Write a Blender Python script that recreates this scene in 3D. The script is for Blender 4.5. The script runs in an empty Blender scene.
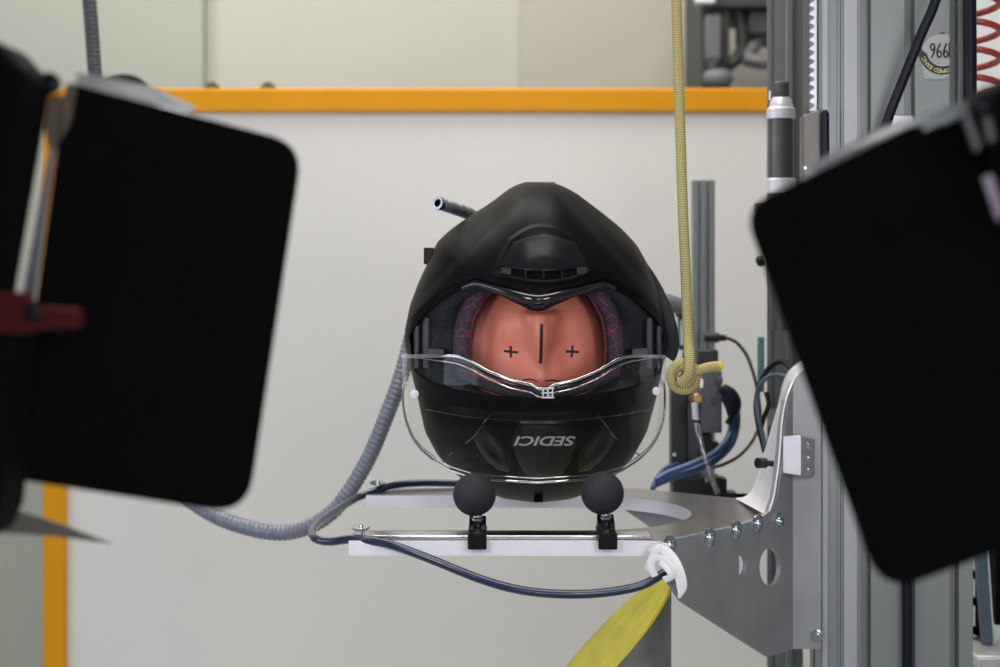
import bpy, bmesh, math, random
from mathutils import Vector, Matrix
random.seed(7)
S = bpy.context.scene
COL = S.collection
PI = math.pi
# ------------------------------------------------------------------ camera, world, lights, exposure
F = 1600.0; HY = 260.0; ZC = 1.30         # focal length in pixels, horizon row, camera height
cd = bpy.data.cameras.new('camera'); cam = bpy.data.objects.new('camera', cd); COL.objects.link(cam)
cam.location = (0, 0, ZC); cam.rotation_euler = (PI/2, 0, 0)
cd.sensor_width = 36; cd.lens = 36*F/1000; cd.shift_y = -(333.5-HY)/1000; cd.clip_start = .05
cd.dof.use_dof = True; cd.dof.focus_distance = 1.56; cd.dof.aperture_fstop = 5.2
S.camera = cam
S.view_settings.view_transform = 'Standard'; S.view_settings.look = 'None'
S.view_settings.gamma = 1; S.view_settings.use_curve_mapping = False
S.view_settings.exposure = 0.0
w = bpy.data.worlds.new('world'); S.world = w; w.use_nodes = True
w.node_tree.nodes['Background'].inputs[0].default_value = (.93, .97, 1, 1)
w.node_tree.nodes['Background'].inputs[1].default_value = .16
def area(name, loc, target, size, power, color=(1, 1, 1), sy=None):
    l = bpy.data.lights.new(name, 'AREA'); l.energy = power; l.color = color; l.size = size
    if sy: l.shape = 'RECTANGLE'; l.size_y = sy
    o = bpy.data.objects.new(name, l); COL.objects.link(o); o.location = loc
    o.rotation_euler = (Vector(target)-Vector(loc)).to_track_quat('-Z', 'Y').to_euler()
    return o
area('ceiling_light_panel', (.1, 1.1, 2.9), (.05, 1.7, 1.1), 1.4, 26, (1, .96, .90), .6)
area('ceiling_light_panel', (-.4, 2.7, 3.1), (-.1, 3.4, 1.2), 2.4, 60, (1, .97, .91), .8)
area('window_and_fill', (-2.6, 1.1, 1.5), (0, 2.0, 1.15), 1.8, 26, (.80, .87, 1), 1.2)
area('window_and_fill', (.5, -1.2, 1.5), (.1, 1.7, 1.15), 1.2, 17, (.88, .92, 1), .8)  # unseen front fill added behind the camera to brighten the face
area('lamp_light', (-.27, .93, 1.30), (.04, 1.6, 1.24), .16, 1.6, (1, .97, .95))
area('lamp_light', (.36, .90, 1.30), (.04, 1.6, 1.24), .16, 1.3, (1, .97, .95))

def P(px, py, Y):
    return Vector(((px-500)/F*Y, Y, ZC-(py-HY)/F*Y))
# ------------------------------------------------------------------ materials
def mat(name, col, rough=.5, metal=0, spec=.5, noise=0, nscale=20, bump=0, bscale=200, coat=0, col2=None, emit=0, aniso=None):
    m = bpy.data.materials.new(name); m.use_nodes = True; nt = m.node_tree; b = nt.nodes['Principled BSDF']
    b.inputs['Base Color'].default_value = (*col, 1); b.inputs['Roughness'].default_value = rough
    b.inputs['Metallic'].default_value = metal; b.inputs['Specular IOR Level'].default_value = spec
    b.inputs['Coat Weight'].default_value = coat; b.inputs['Coat Roughness'].default_value = .08
    tc = nt.nodes.new('ShaderNodeTexCoord')
    src = tc.outputs['Object']
    if aniso:
        mp = nt.nodes.new('ShaderNodeMapping'); mp.inputs['Scale'].default_value = aniso
        nt.links.new(src, mp.inputs[0]); src = mp.outputs[0]
    if noise or col2:
        n = nt.nodes.new('ShaderNodeTexNoise'); n.inputs['Scale'].default_value = nscale; n.inputs['Detail'].default_value = 5
        nt.links.new(src, n.inputs[0])
        r = nt.nodes.new('ShaderNodeValToRGB'); r.color_ramp.elements[0].position = .32; r.color_ramp.elements[1].position = .68
        c2 = col2 or tuple(c*(1-noise) for c in col)
        r.color_ramp.elements[0].color = (*c2, 1); r.color_ramp.elements[1].color = (*col, 1)
        nt.links.new(n.outputs[0], r.inputs[0]); nt.links.new(r.outputs[0], b.inputs['Base Color'])
    if bump:
        n = nt.nodes.new('ShaderNodeTexNoise'); n.inputs['Scale'].default_value = bscale; n.inputs['Detail'].default_value = 3
        nt.links.new(src, n.inputs[0]); bp = nt.nodes.new('ShaderNodeBump'); bp.inputs['Strength'].default_value = bump
        bp.inputs['Distance'].default_value = .002
        nt.links.new(n.outputs[0], bp.inputs['Height']); nt.links.new(bp.outputs[0], b.inputs['Normal'])
    return m
def pattern(name, kind, a, b_, scale, rough=.6, w=.1, bump=.3, uv=False, sc=(1, 1, 1)):
    m = mat(name, a, rough); nt = m.node_tree; b = nt.nodes['Principled BSDF']
    tc = [n for n in nt.nodes if n.type == 'TEX_COORD'][0]
    mp = nt.nodes.new('ShaderNodeMapping'); mp.inputs['Scale'].default_value = sc
    nt.links.new(tc.outputs['UV' if uv else 'Object'], mp.inputs[0])
    if kind == 'voronoi_edge':
        v = nt.nodes.new('ShaderNodeTexVoronoi'); v.feature = 'DISTANCE_TO_EDGE'; v.inputs['Scale'].default_value = scale; out = v.outputs['Distance']
    elif kind == 'voronoi':
        v = nt.nodes.new('ShaderNodeTexVoronoi'); v.inputs['Scale'].default_value = scale; out = v.outputs['Distance']
    else:
        v = nt.nodes.new('ShaderNodeTexBrick'); v.inputs['Scale'].default_value = scale; v.inputs['Mortar Size'].default_value = w
        v.inputs['Color1'].default_value = (1, 1, 1, 1); v.inputs['Color2'].default_value = (.8, .8, .8, 1); v.inputs['Mortar'].default_value = (0, 0, 0, 1)
        v.inputs['Brick Width'].default_value = .5; v.inputs['Row Height'].default_value = .25
        out = v.outputs['Color']
    nt.links.new(mp.outputs[0], v.inputs[0])
    r = nt.nodes.new('ShaderNodeValToRGB'); r.color_ramp.elements[0].position = 0; r.color_ramp.elements[1].position = w if kind == 'voronoi_edge' else .6
    r.color_ramp.elements[0].color = (*b_, 1); r.color_ramp.elements[1].color = (*a, 1)
    nt.links.new(out, r.inputs[0]); nt.links.new(r.outputs[0], b.inputs['Base Color'])
    bp = nt.nodes.new('ShaderNodeBump'); bp.inputs['Strength'].default_value = bump; bp.inputs['Distance'].default_value = .001
    nt.links.new(out, bp.inputs['Height']); nt.links.new(bp.outputs[0], b.inputs['Normal'])
    return m
def clear(name, tint, rough=.03, ior=1.5, extra=0.0):
    m = bpy.data.materials.new(name); m.use_nodes = True; nt = m.node_tree; nt.nodes.clear()
    out = nt.nodes.new('ShaderNodeOutputMaterial'); mix = nt.nodes.new('ShaderNodeMixShader')
    t = nt.nodes.new('ShaderNodeBsdfTransparent'); t.inputs[0].default_value = (*tint, 1)
    g = nt.nodes.new('ShaderNodeBsdfGlossy'); g.inputs['Roughness'].default_value = rough; g.inputs[0].default_value = (.95, .96, 1, 1)
    fr = nt.nodes.new('ShaderNodeLayerWeight'); fr.inputs['Blend'].default_value = .5
    pw = nt.nodes.new('ShaderNodeMath'); pw.operation = 'POWER'; pw.inputs[1].default_value = 4.0
    ml = nt.nodes.new('ShaderNodeMath'); ml.operation = 'MULTIPLY_ADD'; ml.inputs[1].default_value = (ior-1); ml.inputs[2].default_value = extra; ml.use_clamp = True
    nt.links.new(fr.outputs['Facing'], pw.inputs[0]); nt.links.new(pw.outputs[0], ml.inputs[0]); nt.links.new(ml.outputs[0], mix.inputs[0])
    nt.links.new(t.outputs[0], mix.inputs[1]); nt.links.new(g.outputs[0], mix.inputs[2]); nt.links.new(mix.outputs[0], out.inputs[0])
    return m
M = dict(
 wall=mat('wall_paint', (.45, .44, .375), .85, noise=.05, nscale=2),
 wall_green=mat('wall_paint_grey_green', (.36, .37, .32), .85, noise=.05, nscale=2),
 wall_tan=mat('wall_paint_tan', (.41, .39, .33), .85, noise=.05, nscale=2),
 wall_white=mat('wall_paint_white', (.72, .74, .74), .8, noise=.04, nscale=2),
 floor=mat('floor_epoxy', (.62, .63, .63), .4, noise=.15, nscale=4),
 board=mat('partition_board', (.66, .64, .61), .55, noise=.05, nscale=1.5),
 yellow=mat('yellow_powder_coat', (.64, .27, .004), .5, spec=.2, noise=.08, nscale=9),
 black=mat('matte_black_metal', (.003, .003, .003), .75, spec=.06, noise=.2, nscale=30),
 leaf_pale=mat('pale_and_lit_metal', (.62, .63, .63), .4, metal=.4, noise=.3, nscale=30),  # pale metal; on the upper barn doors it stands for lamp light
 red=mat('red_plastic', (.075, .003, .003), .4, spec=.2, noise=.2, nscale=40),
 shell=mat('matte_black_shell', (.0038, .0036, .0042), .40, spec=.045, noise=.12, nscale=120, bump=.03, bscale=900),
 gloss=mat('glossy_black_plastic', (.008, .008, .009), .12, spec=.6, noise=.1, nscale=60),
 satin=mat('satin_black_plastic', (.007, .007, .009), .34, spec=.13, noise=.15, nscale=60),
 vent_grey=mat('dark_grey_plastic', (.020, .020, .028), .5, spec=.2, noise=.15, nscale=80),
 hole=mat('deep_black', (.002, .002, .002), .9, spec=.05, noise=.1),
 rubber=mat('black_rubber', (.018, .019, .024), .75, spec=.35, noise=.35, nscale=90, bump=.35, bscale=260),
 gasket=mat('dark_blue_rubber', (.018, .023, .038), .45, noise=.1, nscale=60),
 foam=pattern('black_mesh_fabric', 'voronoi', (.018, .021, .030), (.004, .004, .006), 420, .8, bump=.8),
 pad=pattern('purple_veined_fabric', 'voronoi_edge', (.022, .018, .032), (.26, .018, .085), 95, .75, w=.045, bump=.5),
 trimdot=pattern('maroon_piping', 'voronoi', (.10, .012, .030), (.02, .006, .012), 600, .7, bump=.6),
 skin=mat('salmon_rubber', (.70, .235, .17), .42, spec=.4, col2=(.62, .18, .125), nscale=26, bump=.06, bscale=500),
 ink=mat('black_marker', (.02, .012, .018), .6, noise=.2, nscale=300),
 alu=mat('brushed_aluminium', (.50, .51, .53), .38, metal=.75, noise=.10, nscale=30, bump=.03, bscale=60, aniso=(1, 1, .05)),
 alu_light=mat('milled_aluminium', (.76, .75, .82), .45, metal=.35, noise=.08, nscale=40, bump=.05, bscale=300),
 plate_top=mat('painted_reflection_plate', (.34, .325, .33), .28, metal=.85, noise=.15, nscale=18, bump=.04, bscale=200, aniso=(.1, 1, 1)),  # dark base stands for the dim reflections on the fork plate's top
 alu_dark=mat('grey_sheet_metal', (.31, .31, .325), .52, metal=.5, noise=.15, nscale=25, bump=.06, bscale=500),
 alu_col=mat('anodised_extrusion', (.235, .25, .25), .45, metal=.4, noise=.06, nscale=14, bump=.03, bscale=60, aniso=(1, 1, .04)),
 alu_strip=mat('pale_guide_strip', (.36, .37, .39), .5, metal=.3, noise=.06, nscale=14),
 alu_dull=mat('dull_anodised_metal', (.10, .10, .105), .5, metal=.4, noise=.1, nscale=20),  # dull dark grey metal for bolts, bars and small fittings
 steel=mat('polished_steel', (.62, .63, .65), .18, metal=1, noise=.08, nscale=50),
 zinc=mat('zinc_plated_steel', (.60, .66, .70), .22, metal=1, noise=.12, nscale=120),
 bronze=mat('dull_brown_steel', (.12, .11, .105), .40, metal=.5, noise=.25, nscale=18),
 white=mat('white_plastic', (.82, .82, .84), .4, noise=.05, nscale=90),
 cloth=mat('white_cloth_tape', (.82, .80, .82), .7, noise=.12, nscale=70, bump=.25, bscale=180),
 navy=mat('navy_rubber_hose', (.012, .022, .060), .22, spec=.6, noise=.35, nscale=160),
 navy_dark=mat('blue_black_cable', (.004, .006, .014), .45, spec=.25, noise=.2, nscale=50),
 blue=mat('blue_tubing', (.035, .085, .20), .3, noise=.2, nscale=40),
 cable=mat('black_cable', (.010, .010, .011), .5, noise=.2, nscale=60),
 hose=mat('grey_conduit', (.185, .195, .25), .42, metal=.2, noise=.15, nscale=60),
 hose_shaded=mat('shaded_grey_conduit', (.055, .057, .062), .55, noise=.15, nscale=60),  # grey conduit darkened; the shade on it is in the colour
 hose_metal=mat('ribbed_grey_metal', (.24, .25, .28), .35, metal=.7, noise=.2, nscale=90),
 cord=pattern('yellow_braid', 'brick', (.84, .76, .38), (.26, .22, .07), 1, .75, w=.09, bump=.8, uv=True, sc=(5.0, 150, 1)),
 cord_end=mat('frayed_yellow', (.80, .62, .12), .7, noise=.5, nscale=200),
 yellow_pad=mat('yellow_scuffed_paint', (.72, .64, .035), .5, col2=(.60, .52, .04), nscale=45, bump=.15, bscale=160),
 anvil=mat('dark_cast_steel', (.26, .265, .26), .45, metal=.35, noise=.4, nscale=35, bump=.1, bscale=120),
 teal=mat('teal_plastic', (.10, .26, .28), .5, noise=.1),
 valve=mat('grey_valve_body', (.13, .135, .15), .5, metal=.3, noise=.2, nscale=40),
 brass=mat('brass', (.55, .36, .16), .3, metal=.9, noise=.15, nscale=90),
 redcoil=mat('red_coiled_tube', (.40, .045, .03), .3, noise=.1, nscale=60),
 slate=mat('slate_blue_plastic', (.075, .11, .15), .5, noise=.2, nscale=60),
 logo=mat('grey_lettering', (.36, .36, .40), .4, noise=.05, nscale=90),
 sticker=mat('silvery_sticker_film', (.36, .37, .36), .3, noise=.10, nscale=60),
 sticker_black=mat('sticker_black_ink', (.012, .012, .010), .4, noise=.1),
 sticker_gold=mat('sticker_gold_ink', (.62, .55, .22), .4, noise=.1),
 clear=clear('clear_visor_plastic', (.94, .945, .93), .03, 1.35, .013),
 clear_rim=clear('clear_visor_edge', (.50, .52, .52), .08, 1.6, .42),
 tube_clear=clear('clear_tubing', (.80, .82, .82), .08, 1.4, .20),
 machine=mat('dark_machine_paint', (.035, .037, .037), .5, noise=.3, nscale=12),
 machine_grey=mat('grey_machine_paint', (.14, .14, .15), .5, noise=.3, nscale=12),
)
# ------------------------------------------------------------------ mesh helpers
def obj(name, bm, m, parent=None, smooth=True, bevel=0, auto=40):
    bmesh.ops.recalc_face_normals(bm, faces=bm.faces)
    me = bpy.data.meshes.new(name); bm.to_mesh(me); bm.free()
    o = bpy.data.objects.new(name, me); COL.objects.link(o); me.materials.append(M[m] if isinstance(m, str) else m)
    if smooth:
        for p in me.polygons: p.use_smooth = True
        try: me.set_sharp_from_angle(angle=math.radians(auto))
        except Exception: pass
    if bevel:
        b = o.modifiers.new('bevel', 'BEVEL'); b.width = bevel; b.segments = 2; b.limit_method = 'ANGLE'
    if parent is not None:
        o.parent = parent; o.matrix_parent_inverse = Matrix.Translation(-parent.location)
    return o
def tag(o, label, cat=None, group=None):
    o['label'] = label
    if cat: o['category'] = cat
    if group: o['group'] = group
    return o
def thing(name, label, cat, loc, group=None):
    o = bpy.data.objects.new(name, None); COL.objects.link(o); o.location = loc; o.empty_display_size = .02
    return tag(o, label, cat, group)
def struct(name, bm, m):
    o = obj(name, bm, m); o['kind'] = 'structure'; return o
def box(bm, x0, x1, y0, y1, z0, z1):
    v = [bm.verts.new((x, y, z)) for z in (z0, z1) for x, y in ((x0, y0), (x1, y0), (x1, y1), (x0, y1))]
    for f in ((0, 1, 2, 3), (4, 5, 6, 7), (0, 1, 5, 4), (1, 2, 6, 5), (2, 3, 7, 6), (3, 0, 4, 7)): bm.faces.new([v[i] for i in f])
def pbox(bm, u0, u1, v0, v1, Y0, Y1):         # box whose front face is seen at these pixels
    a = P(u0, v0, Y0); b = P(u1, v1, Y0); box(bm, a.x, b.x, Y0, Y1, b.z, a.z)
def new(): return bmesh.new()
def slab(bm, pts, vec):                        # polygon (3-D points) with thickness vector
    vec = Vector(vec); a = [bm.verts.new(p) for p in pts]; b = [bm.verts.new(Vector(p)+vec) for p in pts]
    bm.faces.new(a); bm.faces.new(b[::-1]); n = len(a)
    for i in range(n): bm.faces.new((a[i], a[(i+1) % n], b[(i+1) % n], b[i]))
def cyl(bm, a, b, r, r2=None, n=24, cap=True):
    a = Vector(a); b = Vector(b); r2 = r if r2 is None else r2; d = (b-a).normalized()
    x = d.orthogonal().normalized(); y = d.cross(x)
    A = [bm.verts.new(a+(x*math.cos(t)+y*math.sin(t))*r) for t in [2*PI*i/n for i in range(n)]]
    B = [bm.verts.new(b+(x*math.cos(t)+y*math.sin(t))*r2) for t in [2*PI*i/n for i in range(n)]]
    for i in range(n): bm.faces.new((A[i], A[(i+1) % n], B[(i+1) % n], B[i]))
    if cap: bm.faces.new(A[::-1]); bm.faces.new(B)
def lathe(bm, base, axis, prof, n=32):         # prof: (distance along axis, radius)
    base = Vector(base); d = Vector(axis).normalized(); x = d.orthogonal().normalized(); y = d.cross(x); rings = []
    for h, r in prof:
        if r < 1e-6: rings.append([bm.verts.new(base+d*h)])
        else: rings.append([bm.verts.new(base+d*h+(x*math.cos(2*PI*i/n)+y*math.sin(2*PI*i/n))*r) for i in range(n)])
    for A, B in zip(rings, rings[1:]):
        for i in range(n):
            j = (i+1) % n
            if len(A) == 1 and len(B) == 1: continue
            if len(A) == 1: bm.faces.new((A[0], B[i], B[j]))
            elif len(B) == 1: bm.faces.new((A[i], A[j], B[0]))
            else: bm.faces.new((A[i], A[j], B[j], B[i]))
    if len(rings[0]) > 1: bm.faces.new(rings[0][::-1])
    if len(rings[-1]) > 1: bm.faces.new(rings[-1])
def spline(pts, step):
    pts = [Vector(p) for p in pts]; out = []
    e = [pts[0]*2-pts[1]]+pts+[pts[-1]*2-pts[-2]]
    for i in range(1, len(e)-2):
        p0, p1, p2, p3 = e[i-1:i+3]; n = max(2, int((p2-p1).length/step))
        for k in range(n):
            t = k/n
            out.append(.5*((2*p1)+(p2-p0)*t+(2*p0-5*p1+4*p2-p3)*t*t+(3*p1-p0-3*p2+p3)*t**3))
    out.append(pts[-1]); return out
def tube(bm, pts, r, step=.006, n=12, flat=1.0, up=None, ribs=None, raw=False, cap=True):
    c = [Vector(p) for p in pts] if raw else spline(pts, step)
    uv = bm.loops.layers.uv.verify(); rings = []; L = 0; Ls = []
    T0 = (c[1]-c[0]).normalized(); X = T0.orthogonal().normalized() if up is None else (Vector(up)-T0*Vector(up).dot(T0)).normalized()
    for i, p in enumerate(c):
        if i: L += (p-c[i-1]).length
        Ls.append(L)
        T = (c[min(i+1, len(c)-1)]-c[max(i-1, 0)]).normalized()
        X = (X-T*X.dot(T)).normalized() if up is None else (Vector(up)-T*Vector(up).dot(T)).normalized()
        Yv = T.cross(X)
        rr = r(i/(len(c)-1)) if callable(r) else r
        if ribs: rr *= 1+ribs[1]*math.cos(2*PI*L/ribs[0])
        rings.append([bm.verts.new(p+X*math.cos(2*PI*k/n)*rr*flat+Yv*math.sin(2*PI*k/n)*rr) for k in range(n)])
    for i in range(len(rings)-1):
        for k in range(n):
            j = (k+1) % n
            f = bm.faces.new((rings[i][k], rings[i][j], rings[i+1][j], rings[i+1][k]))
            for l, (a, b) in zip(f.loops, ((k, i), (k+1, i), (k+1, i+1), (k, i+1))): l[uv].uv = (a/n, Ls[b])
    if cap: bm.faces.new(rings[0][::-1]); bm.faces.new(rings[-1])
def ball(bm, c, r, nu=32, nv=20, sc=(1, 1, 1)):
    bmesh.ops.create_uvsphere(bm, u_segments=nu, v_segments=nv, radius=r, matrix=Matrix.Translation(c) @ Matrix.Diagonal((*sc, 1)))
def sm(a, b, x):
    t = min(1, max(0, (x-a)/(b-a))); return t*t*(3-2*t)
def screw(parent, c, axis, r, name='screw', m='zinc', washer=1.35, label=None):
    b = new(); a = Vector(axis).normalized()
    if washer: lathe(b, c, a, [(0, r*washer), (r*.22, r*washer), (r*.25, r*washer*.95)], 28)
    lathe(b, Vector(c)+a*r*.2, a, [(0, r*.70), (r*.3, r*.70), (r*.42, r*.58), (r*.42, r*.34), (r*.12, r*.32), (r*.12, 0)], 24)
    return obj(name, b, m, parent, auto=25)

# ================================================================== the room
b = new(); box(b, -4, 4, -2, 4.2, -.1, 0); struct('floor', b, 'floor')
b = new(); box(b, -4, 4, 4.0, 4.15, 0, 3.3); struct('wall_back', b, 'wall')
b = new(); box(b, -3.2, (203-500)/F*3.96, 3.96, 4.0, 0, 3.3); struct('trim_1', b, 'wall_green')
b = new(); box(b, (521-500)/F*3.96, 1.02, 3.96, 4.0, 0, 3.3); struct('trim_2', b, 'wall_tan')
b = new(); box(b, 1.03, 4, 3.8, 4.0, 0, 3.3); struct('wall_right', b, 'wall_white')

# ================================================================== yellow framed partition
YP = 2.9
T = thing('framed_partition', 'pale board partition in a yellow frame behind the helmet rig', 'partition', P(420, 400, YP)*1+Vector((0, 0, -P(420, 400, YP).z)))
zt = P(0, 88, YP).z
b = new(); box(b, P(60, 0, YP).x, .84, YP+.012, YP+.03, .06, P(0, 108, YP).z); obj('board', b, 'board', T)
b = new(); box(b, P(42, 0, YP).x, .85, YP, YP+.045, P(0, 112, YP).z, zt); obj('top_rail', b, 'yellow', T, bevel=.004)
b = new(); box(b, P(42, 0, YP).x, P(65.5, 0, YP).x, YP, YP+.045, 0, P(0, 112.2, YP).z); obj('side_post', b, 'yellow', T, bevel=.004)
for u in (212, 268):
    b = new(); c = P(u, 88, YP+.02); lathe(b, c, (0, 0, 1), [(0, .014), (.004, .014), (.004, .008), (.010, .007), (.010, 0)], 16); obj('bolt', b, 'alu_dull', T)
b = new(); c = P(125, 88, YP+.10)
lathe(b, c+Vector((0, 0, -.05)), (0, 0, 1), [(0, .042), (.045, .043), (.060, .038), (.070, .026), (.075, .01), (.076, 0)], 32)
cyl(b, (c.x, c.y, 0), (c.x, c.y, c.z-.05), .02)
tag(obj('bollard', b, 'black'), 'black round-topped post peeking over the yellow rail beside the ribbed hose', 'post')

# ================================================================== blurred machine at the back
YM = 3.45
T = thing('machine', 'dark out-of-focus machine standing beyond the yellow rail', 'machine', (P(735, 0, YM).x, YM+.1, 0))
b = new(); pbox(b, 701, 713, -60, 100, YM, YM+.3); pbox(b, 722, 730, -60, 100, YM, YM+.03); box(b, P(700, 0, YM).x, P(830, 0, YM).x, YM, YM+.35, 0, P(0, 96, YM).z)
obj('frame', b, 'machine', T, bevel=.004)
b = new(); pbox(b, 713, 830, -60, 8, YM-.02, YM+.3); obj('head', b, 'machine', T, bevel=.006)
b = new(); pbox(b, 696, 716, -30, 3, YM-.05, YM-.021); obj('label_plate', b, 'white', T, bevel=.004)
b = new(); pbox(b, 706, 722, 14, 60, YM-.03, YM-.002); obj('side_cover', b, 'machine_grey', T, bevel=.006)
b = new(); tube(b, [P(731, -20, YM+.02), P(740, 20, YM+.02), P(742, 50, YM+.02), P(728, 66, YM+.02), P(712, 62, YM-.03)], .014, .02); obj('hose', b, 'machine', T)
b = new(); tube(b, [P(772, 20, YM+.03), P(755, 45, YM+.03), P(748, 60, YM), P(775, 62, YM)], .016, .02); obj('hose', b, 'machine_grey', T)
b = new(); ball(b, P(718, 78, YM-.02), .028, sc=(1.2, .8, .8)); obj('knob', b, 'machine_grey', T)
b = new(); pbox(b, 748, 830, 8, 36, YM, YM+.2); obj('motor', b, 'machine', T, bevel=.01)

# ================================================================== columns on the right
def profile(name, pts, z0, z1, m, parent=None):
    b = new(); slab(b, [(x, y, z0) for x, y in pts], (0, 0, z1-z0)); return obj(name, b, m, parent, smooth=False, bevel=.0006)
YC = 1.657
X = lambda u, Y=YC: (u-500)/F*Y
pts = [(X(820), YC)]
for a, c, d in ((837, 841, .003), (861, 871, .014), (905, 915, .014), (950, 959, .014)):
    pts += [(X(a), YC), (X(a), YC+d), (X(c), YC+d), (X(c), YC)]
pts += [(X(973), YC), (X(973), YC+.055), (X(820), YC+.055)]
# grooves down the left side
pts += [(X(820), YC+.035), (X(820)+.006, YC+.035), (X(820)+.006, YC+.027), (X(820), YC+.027)]
T = thing('extruded_column', 'wide grooved aluminium column carrying the round sticker', 'column', (X(896), YC+.06, 0))
profile('profile', pts, 0.012, 2.3, 'alu_col', T)
b = new(); box(b, X(810), X(985), YC-.02, YC+.08, 0, .012); obj('base_plate', b, 'alu_dull', T)
b = new(); pbox(b, 822.5, 827.5, -200, 668, YC-.004, YC-.0002); obj('guide_strip', b, 'alu_strip', T)
b = new(); pbox(b, 844, 857, -200, 668, YC-.003, YC-.0002); obj('guide_strip', b, 'alu_strip', T)
b = new(); pbox(b, 892, 913, 115.5, 140, YC-.012, YC-.0005); obj('clamp_block', b, 'alu', T, bevel=.001)
# narrow column behind
YA = 1.93
XA = lambda u: (u-500)/F*YA
pts = [((767-500)/F*(YA+.05), YA+.05), (XA(767), YA), (XA(772), YA), (XA(772), YA+.004), (XA(775), YA+.004), (XA(775), YA), (XA(786), YA), (XA(787), YA-.002), (XA(792.5), YA-.002), (XA(793.5), YA+.012), (XA(805), YA+.012), (XA(806), YA+.05)]
T = thing('slim_column', 'slim grey aluminium upright left of the wide grooved column', 'column', (XA(786), YA+.03, 0))
profile('profile', pts, .0, 2.3, 'alu_col', T)
b = new(); box(b, XA(768), XA(785), YA-.004, YA, 1.1, 1.12); obj('joint_plate', b, 'alu', T)
# toothed rack
b = new(); YR = 1.668
zt_, zb_ = P(0, -240, YR).z, P(0, 111, YR).z; n = 40; x0, x1 = (810-500)/F*YR, (817-500)/F*YR; poly = [(x1, zt_), (x1, zb_)]
for k in range(n+1):
    z = zb_+(zt_-zb_)*k/n; dz = (zt_-zb_)/n
    poly += [(x0, z), (x0, z+dz*.25), (x0+.0045, z+dz*.5), (x0+.0045, z+dz*.8)] if k < n else [(x0, z)]
slab(b, [(x, YR, z) for x, z in poly], (0, .012, 0))
T = thing('toothed_rack', 'pale toothed rack running up between the two aluminium columns', 'rack', ((x0+x1)/2, YR, zb_))
obj('teeth', b, 'alu_light', T, smooth=False)
b = new(); pbox(b, 817.1, 822, -240, 113, YR-.002, YR+.008); pbox(b, 804, 809.8, -240, 113, YR+.006, YR+.012); obj('backing_bar', b, 'alu_dull', T)
# grey plate under the rack with blue black tube
T = thing('cover_plate', 'brown-grey flat cover plate below the toothed rack', 'plate', P(812, 330, 1.642))
b = new(); slab(b, [P(803, 116, 1.642), P(819, 109.5, 1.642), P(821, 111, 1.642), P(821, 330, 1.642), P(803, 330, 1.642)], (0, .02, 0)); obj('plate', b, 'bronze', T, bevel=.001)
screw(T, P(801, 168, 1.642)+Vector((.004, -.001, 0)), (0, -1, 0), .0025, m='steel', washer=0)
b = new(); tube(b, [P(825, 110, 1.635), P(825.5, 200, 1.635), P(825, 330, 1.635)], lambda t: .0042*min(1, .5+t*60), .004)
tag(obj('capped_tube', b, 'navy_dark'), 'blue-black round-ended tube beside the brown-grey cover plate', 'tube')
# pneumatic cylinder
YS = 1.86; cx = 781
T = thing('pneumatic_cylinder', 'upright steel cylinder with aluminium collars on the slim column', 'cylinder', P(cx, 330, YS))
def cy(name, r, v0, v1, m, extra=None):
    b = new(); k = YS/F; a = P(cx, v1, YS); h = (v1-v0)*k; e = .0012
    lathe(b, a, (0, 0, 1), extra(h, k) if extra else [(0, r*k-e), (e, r*k), (h-e, r*k), (h, r*k-e)], 40); return obj(name, b, m, T, auto=30)
cy('rod_cap', 8.2, 82, 98, 'alu_dull'); cy('upper_collar', 14.5, 97.5, 119, 'alu_light', lambda h, k: [(0, 14.2*k), (h*.45, 14.2*k), (h*.55, 12*k), (h*.9, 10*k), (h, 8.5*k)])
cy('barrel', 12.5, 118.5, 179, 'bronze'); cy('lower_collar', 14.8, 178.5, 194, 'alu_light'); cy('lower_tube', 11, 193.5, 330, 'alu_dull')
b = new(); cyl(b, P(770.5, 100, 1.85), P(770.5, 91, 1.85), .0022); obj('fitting', b, 'steel', T)
b = new(); pbox(b, 756.5, 768, 203, 212, YS-.005, YS+.012); obj('side_lug', b, 'alu_dull', T, bevel=.001)
b = new(); lathe(b, P(764, 260, YS), (-1, 0, -.3), [(0, .006), (.006, .0065), (.009, .004), (.009, 0)], 20); obj('knob', b, 'cable', T)
# sticker
YK = YC-.0006
T = thing('round_sticker', 'torn silvery sticker with upside-down 1996 on the wide column', 'sticker', P(940, 79, YK))
film = []
for a in range(-60, 245, 8):
    t = math.radians(a); u = 942.5+21*math.cos(t); v = 50-18.5*math.sin(t)
    film.append((min(u, 949.6), v))
b = new(); pl = [(922.5, 66), (923.5, 77), (926, 79.3), (944, 79), (949.5, 75), (949.6, 38)] + [(min(949.6, 942.5+20.5*math.cos(math.radians(a))), 53-19*math.sin(math.radians(a))) for a in range(70, 185, 8)]
slab(b, [P(u, v, YK) for u, v in pl], (0, .0004, 0)); obj('film', b, 'sticker', T, smooth=False)
b = new(); CU, CV = 942.5, 50.5
ang = [math.radians(a) for a in range(168, 297, 3)]
prev = None
for i, t in enumerate(ang):
    wdt = 7.5*sm(0, 9, i)+.6; ro = 24-.8*(1-sm(0, 9, i)); ri = ro-wdt
    q = []
    for r_ in (ri, ro):
        u = CU+r_*math.cos(t); v = CV-r_*math.sin(t); q.append(b.verts.new(P(min(u, 949.8), v, YK-.0003)))
    if prev and (q[0].co-q[1].co).length > 1e-6: b.faces.new((prev[0], prev[1], q[1], q[0]))
    prev = q
obj('ring_band', b, 'sticker_black', T, smooth=False)
b = new(); slab(b, [P(938.5, 33.8, YK-.0003), P(942, 32.3, YK-.0003), P(946, 33.2, YK-.0003), P(942, 33.9, YK-.0003)], (0, -.0001, 0)); obj('ring_fragment', b, 'sticker_black', T)
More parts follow.
